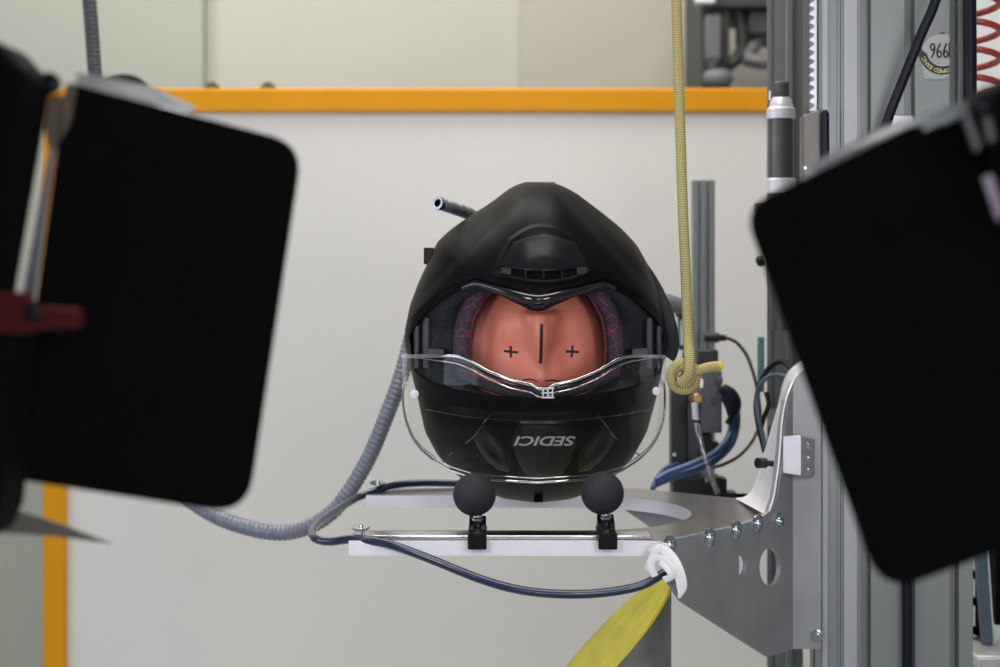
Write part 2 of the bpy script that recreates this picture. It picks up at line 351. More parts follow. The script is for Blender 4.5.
def text_pts(s, bold=0, shear=0):
    c = bpy.data.curves.new('lettering', 'FONT'); c.body = s; c.size = 1; c.offset = bold; c.shear = shear; c.resolution_u = 6
    c.align_x = 'CENTER'; c.align_y = 'CENTER'
    o = bpy.data.objects.new('lettering', c); COL.objects.link(o); bpy.context.view_layer.update()
    me = bpy.data.meshes.new_from_object(o.evaluated_get(bpy.context.evaluated_depsgraph_get()))
    vs = [v.co.copy() for v in me.vertices]; fs = [list(p.vertices) for p in me.polygons]
    bpy.data.objects.remove(o); bpy.data.meshes.remove(me); bpy.data.curves.remove(c); return vs, fs
def put_text(bm, s, fn, w, h, bold=0, shear=0):    # fn maps (-.5..+.5, -.5..+.5) scaled by w,h
    vs, fs = text_pts(s, bold, shear)
    x0 = min(v.x for v in vs); x1 = max(v.x for v in vs); y0 = min(v.y for v in vs); y1 = max(v.y for v in vs)
    nv = [bm.verts.new(fn(((v.x-x0)/(x1-x0)-.5)*w, ((v.y-y0)/(y1-y0)-.5)*h)) for v in vs]
    for f in fs:
        try: bm.faces.new([nv[i] for i in f])
        except ValueError: pass
b = new()
def ribbon(bm, pts, w, fn):
    L = [Vector(p) for p in pts]; prev = None
    for k, p in enumerate(L):
        t = (L[min(k+1, len(L)-1)]-L[max(k-1, 0)]).normalized(); n_ = Vector((-t.y, t.x))*w/2
        q = (bm.verts.new(fn(*(p+n_))), bm.verts.new(fn(*(p-n_))))
        if prev: bm.faces.new((prev[0], prev[1], q[1], q[0]))
        prev = q
def nine(u, v, sgn):       # sgn 1 draws a 9, -1 the same shape turned upside down
    fn = lambda x, y: P(u+sgn*x, v+sgn*y, YK-.0004)
    ring = [(2.0*math.cos(2*PI*k/20), -3.6+3.1*math.sin(2*PI*k/20)) for k in range(21)]
    ribbon(b, ring, 1.7, fn); ribbon(b, [(2.0, -3.4), (2.0, -.5), (1.3, 2.4), (.1, 4.8), (-1.0, 7.2)], 1.7, fn)
nine(932.6, 50.5, 1); nine(939.3, 50.5, -1); nine(945.8, 50.5, -1)
slab(b, [P(948.6, 43, YK-.0004), P(950, 43, YK-.0004), P(950, 58, YK-.0004), P(948.6, 58, YK-.0004)], (0, -.0001, 0))
obj('digits', b, 'sticker_black', T, smooth=False)
b = new()
for ch, a in zip('CNIS DEPO', (204, 216, 226, 235, 0, 251, 262, 273, 284)):
    if ch == ' ': continue
    t = math.radians(a); r_ = 20.4
    cu, cv = CU+r_*math.cos(t), CV-r_*math.sin(t); ox, oy = math.cos(t), -math.sin(t)       # outward = letter up
    rx, ry = -oy, ox
    put_text(b, ch, lambda x, y: P(cu+rx*x+ox*y, cv+ry*x+oy*y, YK-.0006), 1.2 if ch == 'I' else 3.6, 4.0, bold=.01)
obj('ring_lettering', b, 'sticker_gold', T, smooth=False)
# cables on the column
b = new(); tube(b, [P(985, -420, 1.60), P(968, -150, 1.60), P(940, -15, 1.60), P(921, 35, 1.61), P(903, 80, 1.62), P(887, 122, 1.63), P(872, 175, 1.645), P(872, 300, 1.645), P(890, 450, 1.645), P(904, 540, 1.645), P(907, 600, 1.645), P(907, 700, 1.645)], .0050, .01)
tag(obj('cable', b, 'navy_dark'), 'black cable crossing diagonally over the wide grooved column', 'cable')
b = new(); tube(b, [P(969.5, -420, 1.63), P(969.5, -30, 1.63), P(970, 60, 1.63), P(970, 200, 1.63), P(975, 330, 1.64), P(1000, 430, 1.68), P(1040, 470, 1.70)], .0068, .02)
tag(obj('cable', b, 'navy_dark'), 'thick blue-black cable hanging straight beside the round sticker', 'cable')
# red coiled hose
b = new(); c = []
YQ = 1.86
for i in range(-16*12, 16*6+1):
    t = i/16; u = 976+min(t, 3)*.4; c.append(P(u, -50+t*27.5, YQ)+Vector((.0255*math.cos(2*PI*t), .0255*math.sin(2*PI*t), 0)))
tube(b, c, .0040, raw=True, n=10)
tag(obj('coiled_hose', b, 'redcoil'), 'red spiral air hose hanging at the right edge', 'hose')
# strut stack bottom right
T = thing('side_frame', 'black side frame with crossbars right of the wide column, bottom edge', 'frame', P(985, 700, 1.9))
b = new(); pbox(b, 968, 973, 540, 638, 1.88, 1.90); pbox(b, 980, 983, 540, 638, 1.88, 1.90); obj('upright', b, 'black', T)
for v in (570, 597, 626):
    b = new(); slab(b, [P(972, v, 1.885), P(982, v+4, 1.885), P(982, v+12, 1.885), P(972, v+8, 1.885)], (0, .01, 0)); obj('crossbar', b, 'black', T)
b = new(); pbox(b, 996, 1012, 530, 625, 1.9, 1.93); obj('dark_upright', b, 'black', T)
T = thing('slanted_strut', 'slate-blue slanted strut beyond the black side frame', 'strut', P(990, 668, 1.85))
b = new(); slab(b, [P(975, 540, 1.85), P(986, 540, 1.85), P(993, 644, 1.85), P(983, 644, 1.85)], (0, .01, 0)); obj('body', b, 'slate', T)
b = new(); slab(b, [P(986.2, 540, 1.852), P(988, 540, 1.852), P(995, 644, 1.852), P(993.2, 644, 1.852)], (0, .006, 0)); obj('edge_strip', b, 'leaf_pale', T)
b = new(); pbox(b, 975, 1030, 656, 720, 1.80, 1.95); tag(obj('block', b, 'leaf_pale', bevel=.004), 'pale metal block at the bottom right corner', 'block')

# ================================================================== fork bracket
ZP = ZC-.2634; TH = .0140
T = thing('fork_bracket', 'machined aluminium fork bracket reaching out beneath the helmet', 'bracket', (.28, 1.68, ZP-.02)); BR = T
out_ = [(-.142, 1.502), (.1575, 1.500), (.2834, 1.631), (.297, 1.668), (.274, 1.760), (.157, 1.846), (-.150, 1.846), (-.150, 1.790)]
cxh, cyh, rh = .084, 1.6745, .1155
arc = [(cxh+rh*math.cos(t), cyh+rh*math.sin(t)) for t in [PI/2-PI*i/28 for i in range(29)]]
out_ += arc + [(-.142, 1.559)]
b = new(); slab(b, [(x, y, ZP-TH) for x, y in out_], (0, 0, TH)); o = obj('fork_plate', b, 'alu_light', T, smooth=False)
o.data.materials.append(M['plate_top'])
for p in o.data.polygons:
    if abs(p.normal.z) > .9: p.material_index = 1  # top coloured darker than the edges to stand for its reflections
b = new(); box(b, -.13, .143, 1.509, 1.533, ZP, ZP+.0035); obj('rail', b, 'steel', T, bevel=.001)
P0 = Vector((.159, 1.4980, 0)); NN = Vector((.9636, -.9273, 0)).normalized()   # plate runs along (.125,.13)
def onp(px, py, p0=P0, n=None):
    n = NN if n is None else n
    d = Vector(((px-500)/F, 1, -(py-HY)/F)); c = Vector((0, 0, ZC)); t = (p0-c).dot(n)/d.dot(n); return c+d*t
NN = Vector((.131, -.1259, 0)).normalized()
def holed(bm, outer, holes, vec):
    es = []; 
    for L in [outer]+holes:
        vs = [bm.verts.new(p) for p in L]; es += [bm.edges.new((vs[i], vs[(i+1) % len(vs)])) for i in range(len(vs))]
    r = bmesh.ops.triangle_fill(bm, edges=es, use_beauty=True)
    fs = [g for g in r['geom'] if isinstance(g, bmesh.types.BMFace)]
    e = bmesh.ops.extrude_face_region(bm, geom=fs)
    bmesh.ops.translate(bm, verts=[g for g in e['geom'] if isinstance(g, bmesh.types.BMVert)], vec=Vector(vec))
ell = lambda cu, cv, ru, rv, n=36: [onp(cu+ru*math.cos(2*PI*i/n), cv+rv*math.sin(2*PI*i/n)) for i in range(n)]
b = new()
main = [(667, 540.5), (700, 534), (740, 525), (762, 517.5), (769, 511.5), (773.5, 498), (776, 483), (779, 460), (782, 422), (786, 400), (793, 382), (793, 649), (788, 650.5), (769, 657), (765, 655), (683, 602), (668, 580)]
holed(b, [onp(*q) for q in main], [ell(770, 567, 10.5, 19), ell(741.5, 565.5, 5.5, 10.5)], -NN*.005)
obj('side_plate', b, 'alu_dark', T, smooth=False)
b = new(); fl = [(793, 382), (799, 373), (808, 366), (821, 362), (821, 649), (793, 649)]
YF = onp(793, 500).y
slab(b, [P(u, v, YF) for u, v in fl], (0, .004, 0)); obj('flange', b, 'alu_dark', T, smooth=False)
# bright rolled edge along the side plate's rise
b = new(); tube(b, [onp(u, v) for u, v in main[4:11]]+[P(799, 373, YF), P(808, 366, YF), P(819, 362, YF)], .0010, .004, 8); obj('plate_edge', b, 'alu_light', T)
# back web between side plates
b = new()
Aq = [(736, 499), (747, 496.5), (756, 484), (763, 460), (770, 436), (779, 404), (783, 385), (790, 371), (803, 361)]
Bq = [(764, 514), (768.5, 511), (773.5, 498), (776, 483), (779, 460), (782, 422), (786, 400), (793, 382), (808, 365)]
A = spline([P(u, v, 1.76) for u, v in Aq], .006); Bs = spline([onp(u, v)+Vector((0, .004, 0)) for u, v in Bq], .006); n = 40
rs = lambda L, t: L[min(len(L)-1, int(t*(len(L)-1)))]
fr = [[rs(A, i/n), rs(Bs, i/n)] for i in range(n+1)]
g = [[b.verts.new(q[0].lerp(q[1], k/3)) for k in range(4)] for q in fr]
g2 = [[b.verts.new(q[0].lerp(q[1], k/3)+Vector((.004, 0, 0))) for k in range(4)] for q in fr]
for i in range(n):
    for k in range(3):
        b.faces.new((g[i][k], g[i][k+1], g[i+1][k+1], g[i+1][k])); b.faces.new((g2[i][k], g2[i+1][k], g2[i+1][k+1], g2[i][k+1]))
for i in range(n):
    b.faces.new((g[i][0], g[i+1][0], g2[i+1][0], g2[i][0])); b.faces.new((g[i][3], g2[i][3], g2[i+1][3], g[i+1][3]))
obj('web_plate', b, 'alu_light', T)
b = new(); tube(b, [P(u, v, 1.76) for u, v in Aq], .0011, .004, 8); obj('plate_edge', b, 'alu_light', T)
# rear side plate below the fork plate
b = new(); slab(b, [(.129, 1.843, ZP-TH), (.262, 1.757, ZP-TH), (.262, 1.757, ZP-.125), (.181, 1.809, ZP-.046)], (0, -.004, 0)); obj('rear_side_plate', b, 'alu_dark', T, smooth=False)
for u, v in ((669, 544), (709, 536.5), (735.5, 529), (757.5, 522.5), (778.5, 520)):
    screw(T, onp(u, v+1), NN, .0068)
# small angle block on the plate
b = new(); slab(b, [P(783, 437, 1.630), P(801, 436, 1.62), P(801, 476, 1.62), P(783, 473, 1.630)], (.0, .010, 0)); obj('angle_block', b, 'alu_light', T, smooth=False, bevel=.0008)
b = new(); slab(b, [P(801, 436.5, 1.62), P(815, 439, 1.632), P(815, 474, 1.632), P(812, 478, 1.632), P(801, 477, 1.62)], (0, .012, 0)); obj('angle_flange', b, 'alu_dark', T, smooth=False, bevel=.0008)
for v in (446, 459, 471):
    screw(T, P(808, v, 1.6255), (-.3, -1, 0), .0034, washer=1.1)
b = new(); cyl(b, P(765, 463, 1.66), P(780, 464, 1.67), .0032, n=14); cyl(b, P(757.5, 463, 1.655), P(765, 463, 1.66), .0055, n=14); obj('black_bolt', b, 'cable', T)
b = new(); c = P(817, 635, YF); lathe(b, c, (-.2, -1, 0), [(0, .0065), (.002, .0065), (.002, .005), (.007, .005), (.007, .003), (.010, .003), (.010, 0)], 18); obj('hex_bolt', b, 'zinc', T, auto=25)

# ball supports (parts: ball, stud, clamp)
def support(u, v, label):
    Yb = 1.524; c = P(u, v, Yb)
    T = thing('ball_support', label, 'support', (c.x, Yb, ZP+.0035), 'ball supports clamped to the front rail')
    b = new(); ball(b, c, 21.5*Yb/F, 40, 26); obj('ball', b, 'rubber', T)
    k = Yb/F; x = c.x+.003*(1 if u < 540 else 1)
    b = new(); lathe(b, (x, Yb, c.z-32*k), (0, 0, 1), [(0, .0036), (.003, .0036), (.003, .0070), (.0045, .0074), (.006, .0060), (.008, .0060), (.009, .0045), (.014, .0042)], 24); obj('stud', b, 'steel', T, auto=25)
    b = new(); lathe(b, (x, Yb, c.z-31.5*k), (0, 0, 1), [(0, .0062), (.0022, .0066), (.0045, .0062)], 6); obj('nut', b, 'zinc', T, auto=20)
    zt = c.z-22*k; zb = ZP-.003
    b = new()
    for s in (-1, 1):      # two cheeks
        slab(b, [(x+s*.0055-.0025, Yb-.012, zt-.006), (x+s*.0055-.0025, Yb+.006, zt), (x+s*.0055-.0025, Yb+.014, zb+.0115), (x+s*.0055-.0025, Yb-.016, zb+.0115)], (.005, 0, 0))
    obj('clamp_cheeks', b, 'satin', T, smooth=False, bevel=.0008)
    b = new(); box(b, x-.0088, x+.0088, 1.490, 1.5000, ZP-.0065, ZP+.0085); box(b, x-.0088, x+.0088, 1.5000, 1.5085, ZP+.0005, ZP+.0085)
    box(b, x-.0088, x+.0088, 1.5085, 1.538, ZP+.0040, ZP+.0085)
    obj('clamp_block', b, 'satin', T, smooth=False, bevel=.001)
support(474.5, 494.5, 'left black rubber ball on its clamp under the helmet')
support(602.5, 493.0, 'right black rubber ball on its clamp under the helmet')

# ================================================================== helmet
YH = 1.70; HU, HV = 537.0, 345.0
def polar(pts, n=720, smooth=3):
    q = sorted((math.atan2(v-HV, u-HU), math.hypot(u-HU, v-HV)) for u, v in pts)
    q = [(q[-1][0]-2*PI, q[-1][1])]+q+[(q[0][0]+2*PI, q[0][1])]
    R = []
    for i in range(n):
        a = -PI+2*PI*i/n
        for (a0, r0), (a1, r1) in zip(q, q[1:]):
            if a0 <= a <= a1+1e-9:
                # straight segment between the two points
                x0, y0, x1, y1 = r0*math.cos(a0), r0*math.sin(a0), r1*math.cos(a1), r1*math.sin(a1)
                den = math.cos(a)*(y1-y0)-math.sin(a)*(x1-x0)
                R.append((x0*(y1-y0)-y0*(x1-x0))/den if abs(den) > 1e-9 else r0); break
    for _ in range(smooth): R = [(R[i-1]+2*R[i]+R[(i+1) % n])/4 if 0 else (R[i-2]+R[i-1]+R[i]+R[(i+1) % n]+R[(i+2) % n])/5 for i in range(n)]
    return R
SIL = polar([(537, 181.5), (553, 182.5), (565, 187), (576, 193), (600, 211), (621, 228), (637, 245), (647, 263), (657, 290), (664, 317), (667, 338), (666, 352), (661, 375), (656, 399), (647, 432), (632, 459), (614, 477), (596, 490), (571, 499), (538, 503), (505, 499), (480, 490), (459, 477), (438, 456), (425, 432), (418, 399), (412, 375), (407, 355), (404, 342), (405, 329), (410, 305), (419, 281), (430, 258), (437, 242), (450, 230), (471, 215), (489, 204), (510, 188), (522, 182.5)])
PORT = polar([(409, 336), (417, 322), (430, 309), (447, 296), (462, 288), (480, 284), (500, 290), (520, 298), (538, 303), (556, 298), (580, 290), (598, 284), (615, 288), (630, 296), (646, 309), (658, 322), (664, 336), (660, 372), (650, 382), (625, 391), (590, 398), (538, 402), (487, 398), (452, 391), (427, 382), (414, 372)], smooth=2)
def look(R, a):
    n = len(R); t = (a+PI)/(2*PI)*n; i = int(math.floor(t)); f = t-i; return R[i % n]*(1-f)+R[(i+1) % n]*f
def disp(u, v):
    d = 0; a = abs(u-540)
    if v < 330:
        ac = 12+(v-188)*.92
        d += .0045*sm(ac+9, ac-5, a)*sm(330, 290, v)
        d += .0035*sm(ac*.55+30, ac*.55+18, a)*sm(188, 215, v)*sm(300, 270, v)*0
    if v > 360:
        line = 419-((u-538)/118)**2*13
        d += -.0065*sm(line+1, line-7, v)-.0012*sm(3.2, 1.2, abs(v-line))
        d += .003*sm(440, 425, v)*sm(line, line+4, v)
    ang = math.atan2(v-HV, u-HU); dist = math.hypot(u-HU, v-HV)-look(PORT, ang)
    if v < 340: d += -.005*sm(8.5, 6.0, dist) - .004*sm(5, 0, dist)
    return d
def SY(u, v, flat=False):        # depth of the helmet's front surface at a pixel
    ang = math.atan2(v-HV, u-HU); rho = math.hypot(u-HU, v-HV)/look(SIL, ang)
    s = math.sin(ang); D = .158+.010*max(0, -s)+.0*max(0, s)
    h = math.sqrt(max(0, 1-min(1, rho)**(2.25+.25*max(0, -s))))
    return YH-D*h-(0 if flat else disp(u, v)*min(1, h*2.5))
def SP(u, v, off=0): return P(u, v, SY(u, v)-off)
HEL = thing('motorcycle_helmet', 'matte black full-face helmet held upside down with raised clear visor', 'helmet', P(538, 503, YH))
HEL['state'] = 'upside down'
b = new(); N = 288; K = 46; rings = []
for k in range(K+1):
    R = []
    for i in range(N):
        a = -PI+2*PI*i/N; rs_ = look(SIL, a); rp = look(PORT, a)
        t = k/K; 
        x = .62*t+.38*math.sin(t*PI/2)
        rho = rp+(rs_-rp)*(math.sin(x*PI/2)*.55+x*.45)
        u, v = HU+rho*math.cos(a), HV+rho*math.sin(a)
        R.append(b.verts.new(SP(u, v) if k < K else P(u, v, YH)))
    rings.append(R)
for k in range(1, 17):          # back of the shell
    R = []
    for i in range(N):
        a = -PI+2*PI*i/N; rho = look(SIL, a)*math.cos(k/16.6*PI/2)
        h = math.sin(k/16.6*PI/2); u, v = HU+rho*math.cos(a), HV+rho*math.sin(a)
        q = P(u, v, YH); R.append(b.verts.new((q.x, YH+.150*h, q.z)))
    rings.append(R)
inner = []
for k, (dd, sh) in enumerate(((.004, .992), (.016, .985), (.034, .99))):   # thickness of the port edge
    R = []
    for i in range(N):
        a = -PI+2*PI*i/N; r_ = look(PORT, a); u, v = HU+r_*math.cos(a), HV+r_*math.sin(a); q = SP(u, v)
        h = Vector((P(HU, HV, 1.62).x, 0, P(HU, HV, 1.62).z)); w_ = Vector((q.x, 0, q.z)); w_ = h+(w_-h)*sh
        R.append(b.verts.new((w_.x, q.y+dd, w_.z)))
    inner.append(R)
allr = inner[::-1]+rings
for A_, B_ in zip(allr, allr[1:]):
    for i in range(N): b.faces.new((A_[i], A_[(i+1) % N], B_[(i+1) % N], B_[i]))
b.faces.new(allr[-1])
obj('shell', b, 'shell', HEL, auto=50)
def patch(bm, poly, offf, rings=10, fn=SP, centre=None, skirt=.004):
    pts = []
    for i in range(len(poly)):
        a, c = poly[i], poly[(i+1) % len(poly)]; n = max(1, int(math.hypot(c[0]-a[0], c[1]-a[1])/2.5))
        pts += [(a[0]+(c[0]-a[0])*k/n, a[1]+(c[1]-a[1])*k/n) for k in range(n)]
    cu = sum(p[0] for p in pts)/len(pts); cv = sum(p[1] for p in pts)/len(pts)
    if centre: cu, cv = centre
    R = [[bm.verts.new(fn(u, v, -skirt)) for u, v in pts]]
    for k in range(rings):
        s = 1-k/rings; R.append([bm.verts.new(fn(cu+(u-cu)*s, cv+(v-cv)*s, offf(k/rings))) for u, v in pts])
    c = bm.verts.new(fn(cu, cv, offf(1))); n = len(pts)
    for A_, B_ in zip(R, R[1:]):
        for i in range(n): bm.faces.new((A_[i], A_[(i+1) % n], B_[(i+1) % n], B_[i]))
    for i in range(n): bm.faces.new((R[-1][i], R[-1][(i+1) % n], c))
# chin vent
hexo = [(490, 273), (498, 256), (508, 238), (519, 230), (531, 224.5), (543, 223), (556, 225.5), (573, 234), (580, 240), (589, 257), (597, 271), (590, 276), (575, 281), (558, 284), (543, 285), (528, 284), (511, 281), (496, 277)]
b = new(); patch(b, hexo, lambda t: .0004+.0032*sm(0, .16, t)-.0035*sm(.16, .22, t)); CVT = obj('chin_vent', b, 'shell', HEL, auto=25)
b = new(); patch(b, [(501.5, 266), (507, 253), (514.5, 241.5), (528, 237), (543, 234), (558, 237), (574.5, 241.5), (581, 253), (587, 266), (575, 268.5), (560, 270), (543, 270.8), (526, 270), (512, 268.5)], lambda t: .0028+.0006*sm(0, .1, t)+.0016*t); obj('vent_cover', b, 'satin', CVT, auto=25)
b = new(); patch(b, [(501, 267.5), (512, 269), (527, 271.2), (543, 272), (560, 271.2), (575, 269), (587, 267.5), (588, 272), (577, 276), (561, 279), (543, 280), (526, 279), (511, 276), (500, 272)], lambda t: .0012); obj('vent_slot', b, 'hole', CVT)
for u0, u1, dv in ((501, 511, 0), (577, 587, 0)):
    b = new(); patch(b, [(u0, 267), (u1, 268.5 if u0 < 540 else 267), (u1, 275 if u0 < 540 else 273), (u0, 273 if u0 < 540 else 275)], lambda t: .0030, 3); obj('vent_block', b, 'vent_grey', CVT)
for u in (525.5, 543.5, 562):
    b = new(); patch(b, [(u-1.3, 269), (u+1.3, 269), (u+1.3, 279), (u-1.3, 279)], lambda t: .0026, 3); obj('vent_fin', b, 'satin', CVT)
# glossy lip under the chin edge
b = new(); lip = [(463, 285), (472, 281.5), (482, 281.5), (500, 287), (520, 293), (538, 296.5), (556, 293), (580, 287), (598, 281.5), (606, 281.5), (614, 285)]
tube(b, [SP(u, v+3, .0035) for u, v in lip], lambda t: .0022+.0036*math.sin(PI*t)**2, .004, 14); obj('chin_lip', b, 'gloss', HEL)
b = new(); tube(b, [SP(u, v+1+8*max(0, 1-abs(u-538)/58), -.004) for u, v in lip[1:-1]], lambda t: .0018+.0042*(1-abs(2*t-1)), .004, 14); obj('breath_guard', b, 'satin', HEL)
b = new(); q = SP(538, 303, .004); box(b, q.x-.0065, q.x+.0065, q.y-.002, q.y+.008, q.z-.0055, q.z+.006); obj('lip_tab', b, 'satin', HEL, bevel=.001)
b = new(); q = P(539.5, 184, 1.69); box(b, q.x-.0165, q.x+.0165, q.y-.004, q.y+.02, q.z-.003, q.z+.0022); tag(obj('chin_badge', b, 'bronze', HEL, bevel=.001), 'brownish metal strip on top edge')
b = new(); q = SP(538.5, 496.5); box(b, q.x-.0045, q.x+.0045, q.y-.003, q.y+.012, q.z-.0055, q.z+.0045); obj('crown_clip', b, 'hole', HEL, bevel=.001)
b = new(); q = P(428, 256, 1.71); box(b, q.x-.0045, q.x+.006, q.y-.004, q.y+.012, q.z-.009, q.z+.009); obj('side_buckle', b, 'satin', HEL, bevel=.0015)
# brow panels and vents
vp = [(519, 421), (568, 421), (577, 441), (570, 462), (560, 478), (528, 478), (518, 462), (511, 441)]
b = new(); patch(b, vp, lambda t: .0012+.0018*sm(0, .15, t)); obj('brow_vent', b, 'satin', HEL, auto=25)
for s in (-1, 1):
    cr = [(544+s*q, v) for q, v in ((60, 424), (52, 430), (42, 441), (36, 452), (33, 462), (35, 472), (46, 470), (56, 462), (64, 452), (70, 440), (68, 430))]
    b = new(); patch(b, cr, lambda t: .0006+.0026*sm(0, .3, t)-.003*sm(.45, .8, t)); obj('brow_scoop', b, 'satin', HEL, auto=40)
    b = new(); tube(b, [SP(544+s*q, v, .0012) for q, v in ((52, 413), (61, 424), (72, 438), (95, 455))], .0010, .003, 8); obj('brow_seam', b, 'gloss', HEL)
b = new(); tube(b, [SP(538+q, 421-(q/118)**2*13, .0004) for q in range(-112, 113, 8)], .0009, .004, 8); obj('brow_bead', b, 'gloss', HEL)
b = new()
def lg(x, y): return SP(544.5-x, 441+y, .0042)
put_text(b, 'SEDICI', lg, 62, 9.6, bold=.022, shear=.28)
o = obj('lettering', b, 'logo', HEL, smooth=False); o['label'] = 'grey SEDICI lettering'
# liner between port edge and face
b = new(); R = []
FE = lambda a: (537.5+75*math.copysign(abs(math.cos(a))**.62, math.cos(a)), 343+54*math.copysign(abs(math.sin(a))**.62, math.sin(a)))
for k in range(9):
    t = k/8; r_ = []
    for i in range(144):
        a = -PI+2*PI*i/144; rp = look(PORT, a)*.985; u0, v0 = HU+rp*math.cos(a), HV+rp*math.sin(a); q0 = P(u0, v0, SY(u0, v0)+.024)
        u1, v1 = FE(a); q1 = P(u1, v1, 1.628+.02*abs(math.cos(a)))
        q = q0.lerp(q1, t); q.y -= .010*math.sin(PI*t)*abs(math.cos(a)); r_.append(b.verts.new(q))
    R.append(r_)
r_ = []
for i in range(144):
    a = -PI+2*PI*i/144; u1, v1 = FE(a); q = P(u1, v1, 1.628+.02*abs(math.cos(a))); r_.append(b.verts.new((q.x, q.y+.05, q.z)))
R.append(r_)
for A_, B_ in zip(R, R[1:]):
    for i in range(144): b.faces.new((A_[i], A_[(i+1) % 144], B_[(i+1) % 144], B_[i]))
obj('inner_liner', b, 'foam', HEL)
for s in (-1, 1):
    ce = 538
    pth = [(ce+s*(q-2), v) for q, v in ((57, 288), (66, 301), (73, 316), (76.5, 333), (77.5, 352), (75, 372))]
    b = new(); tube(b, [P(u, v, 1.617+.004*math.sin(v)) for u, v in pth], lambda t: .0098+.0012*math.sin(PI*t), .004, 18, flat=.8); CP = obj('cheek_pad', b, 'pad', HEL)
    b = new(); tube(b, [P(ce+s*(q-10), v, 1.610) for q, v in ((57, 290), (66, 303), (73.5, 318), (77, 334), (77.5, 352), (76, 370))], .0016, .004, 8); obj('piping', b, 'trimdot', CP)
    for j, (q, wd) in enumerate(((-121, 2.8), (-111.5, 3.4))):
        b = new(); pts = [(538-s*q*(1 if s < 0 else 1), v) for v in (322+(4 if j == 0 else -4), 335, 350, 368)]
        pts = [(538+s*abs(q), v) for _, v in pts]
        tube(b, [P(u, v, 1.645+.010*(1-j)) for u, v in pts], wd*YH/F, .005, 10, flat=.6, up=(0, 1, 0)); obj('port_gasket', b, 'gasket', HEL)
    b = new(); q = P(538+s*102, 352, 1.632); box(b, q.x-.009, q.x+.009, q.y-.003, q.y+.01, q.z-.006, q.z+.004); obj('gasket_clip', b, 'gasket', HEL, bevel=.0015)
b = new(); tube(b, [P(538+q, 394-(q/80)**2*22, 1.585+.035*(q/80)**2) for q in range(-78, 79, 12)], .0058, .004, 14); BL = obj('brow_pad', b, 'foam', HEL)
b = new(); tube(b, [P(538+q, 388.5-(q/80)**2*20, 1.581+.035*(q/80)**2) for q in range(-78, 79, 12)], .0017, .004, 8); obj('piping', b, 'trimdot', BL)
# strap on the right
b = new(); tube(b, [P(643, 262, 1.72), P(654, 280, 1.72), P(664, 305, 1.71), P(671, 330, 1.70), P(672, 350, 1.70), P(668, 358, 1.70)], lambda t: .0030+.0042*sm(0, .6, t), .004, 14, flat=.5, up=(0, 1, 0)); obj('strap', b, 'rubber', HEL)
# visor
VW = 132.0; VU = 534.0
def vis_bottom(th): # pixel row of the lower rim
    T_ = [(0, 482.5), (27, 478.5), (40, 471), (50, 461), (60, 449), (68, 437), (76, 421), (84, 404), (90, 388), (120, 374)]
    a = abs(math.degrees(th))
    for (a0, y0), (a1, y1) in zip(T_, T_[1:]):
        if a0 <= a <= a1: return y0+(y1-y0)*(a-a0)/(a1-a0)
    return 374
def vis_top(th):
    u = VU+4+VW*math.sin(th); q = abs(u-543)
    base = 356.0
    T_ = [(0, 389), (5, 388.5), (9, 385), (30, 380), (50, 371), (66, 361), (76, 357), (84, 356), (200, 356)]
    for (a0, y0), (a1, y1) in zip(T_, T_[1:]):
        if a0 <= q <= a1: return y0+(y1-y0)*(q-a0)/(a1-a0)
    return base
def VS(th, v, off=0):
    k = (v-380)/110.0; wv = VW*(1-.10*max(0, k)**2)
    D = .176*(1-.10*max(0, k)**2)
    Y = 1.705-(D+off)*math.cos(th)
    # the picture radius is given at the helmet's mid depth; nearer points are drawn by real perspective
    x = ((VU-500)/F*1.69)+wv/F*1.69*math.sin(th)*(1+off*6); z = P(0, v, Y).z if abs(th) < PI/2 else P(0, v, 1.705).z
    return Vector((x, Y, z))
b = new(); nt_, nv_ = 120, 26; TM = math.radians(100)
g = []
for i in range(nt_+1):
    th = -TM+2*TM*i/nt_; a0, a1 = vis_top(th), vis_bottom(th)
    g.append([b.verts.new(VS(th, a0+(a1-a0)*k/nv_)) for k in range(nv_+1)])
for i in range(nt_):
    for k in range(nv_): b.faces.new((g[i][k], g[i+1][k], g[i+1][k+1], g[i][k+1]))
V = obj('visor', b, 'clear', HEL); V['label'] = 'clear raised visor'
def rim(fn, off, dv, r, m, name):
    b = new(); tube(b, [VS(th, fn(th)+dv, off) for th in [-TM+2*TM*i/90 for i in range(91)]], r, raw=True, n=10); return obj(name, b, m, V)
rim(vis_bottom, 0, 0, .0013, 'clear_rim', 'lower_rim')
rim(vis_bottom, 0, -4.0, .0007, 'clear_rim', 'rim_glint')  # extra glossy tube added as a second highlight line on the rim
rim(vis_top, 0, 0, .0016, 'clear_rim', 'upper_rim')
rim(lambda th: vis_top(th)+6.5*sm(62, 25, abs(math.degrees(th))), -.0005, 1.5, .0008, 'clear_rim', 'rim_glint')  # extra tube added to carry the reflection line by the upper rim
b = new(); tube(b, [VS(th, vis_top(th)+3.5, -.002) for th in [math.radians(-36)+math.radians(72)*i/50 for i in range(51)]], .0016, raw=True, n=10); obj('dark_seal', b, 'gloss', V)
c = VS(math.radians(4), 389)
b = new()
for dx in (-.0045, 0, .0045): box(b, c.x+dx-.0006, c.x+dx+.0006, c.y-.003, c.y, c.z-.008, c.z+.001)
for dz in (-.008, -.0035, .001): box(b, c.x-.006, c.x+.006, c.y-.003, c.y, c.z+dz-.0006, c.z+dz+.0006)
obj('lift_tab', b, 'leaf_pale', V)
for s, v in ((-1, 394), (1, 391)):
    th = s*math.radians(61.5); c = VS(th, v); ax = Vector((math.sin(th)*.2, -1, 0)).normalized()
    screw(V, c, ax, .0042, 'pivot_screw', 'white', 1.0)

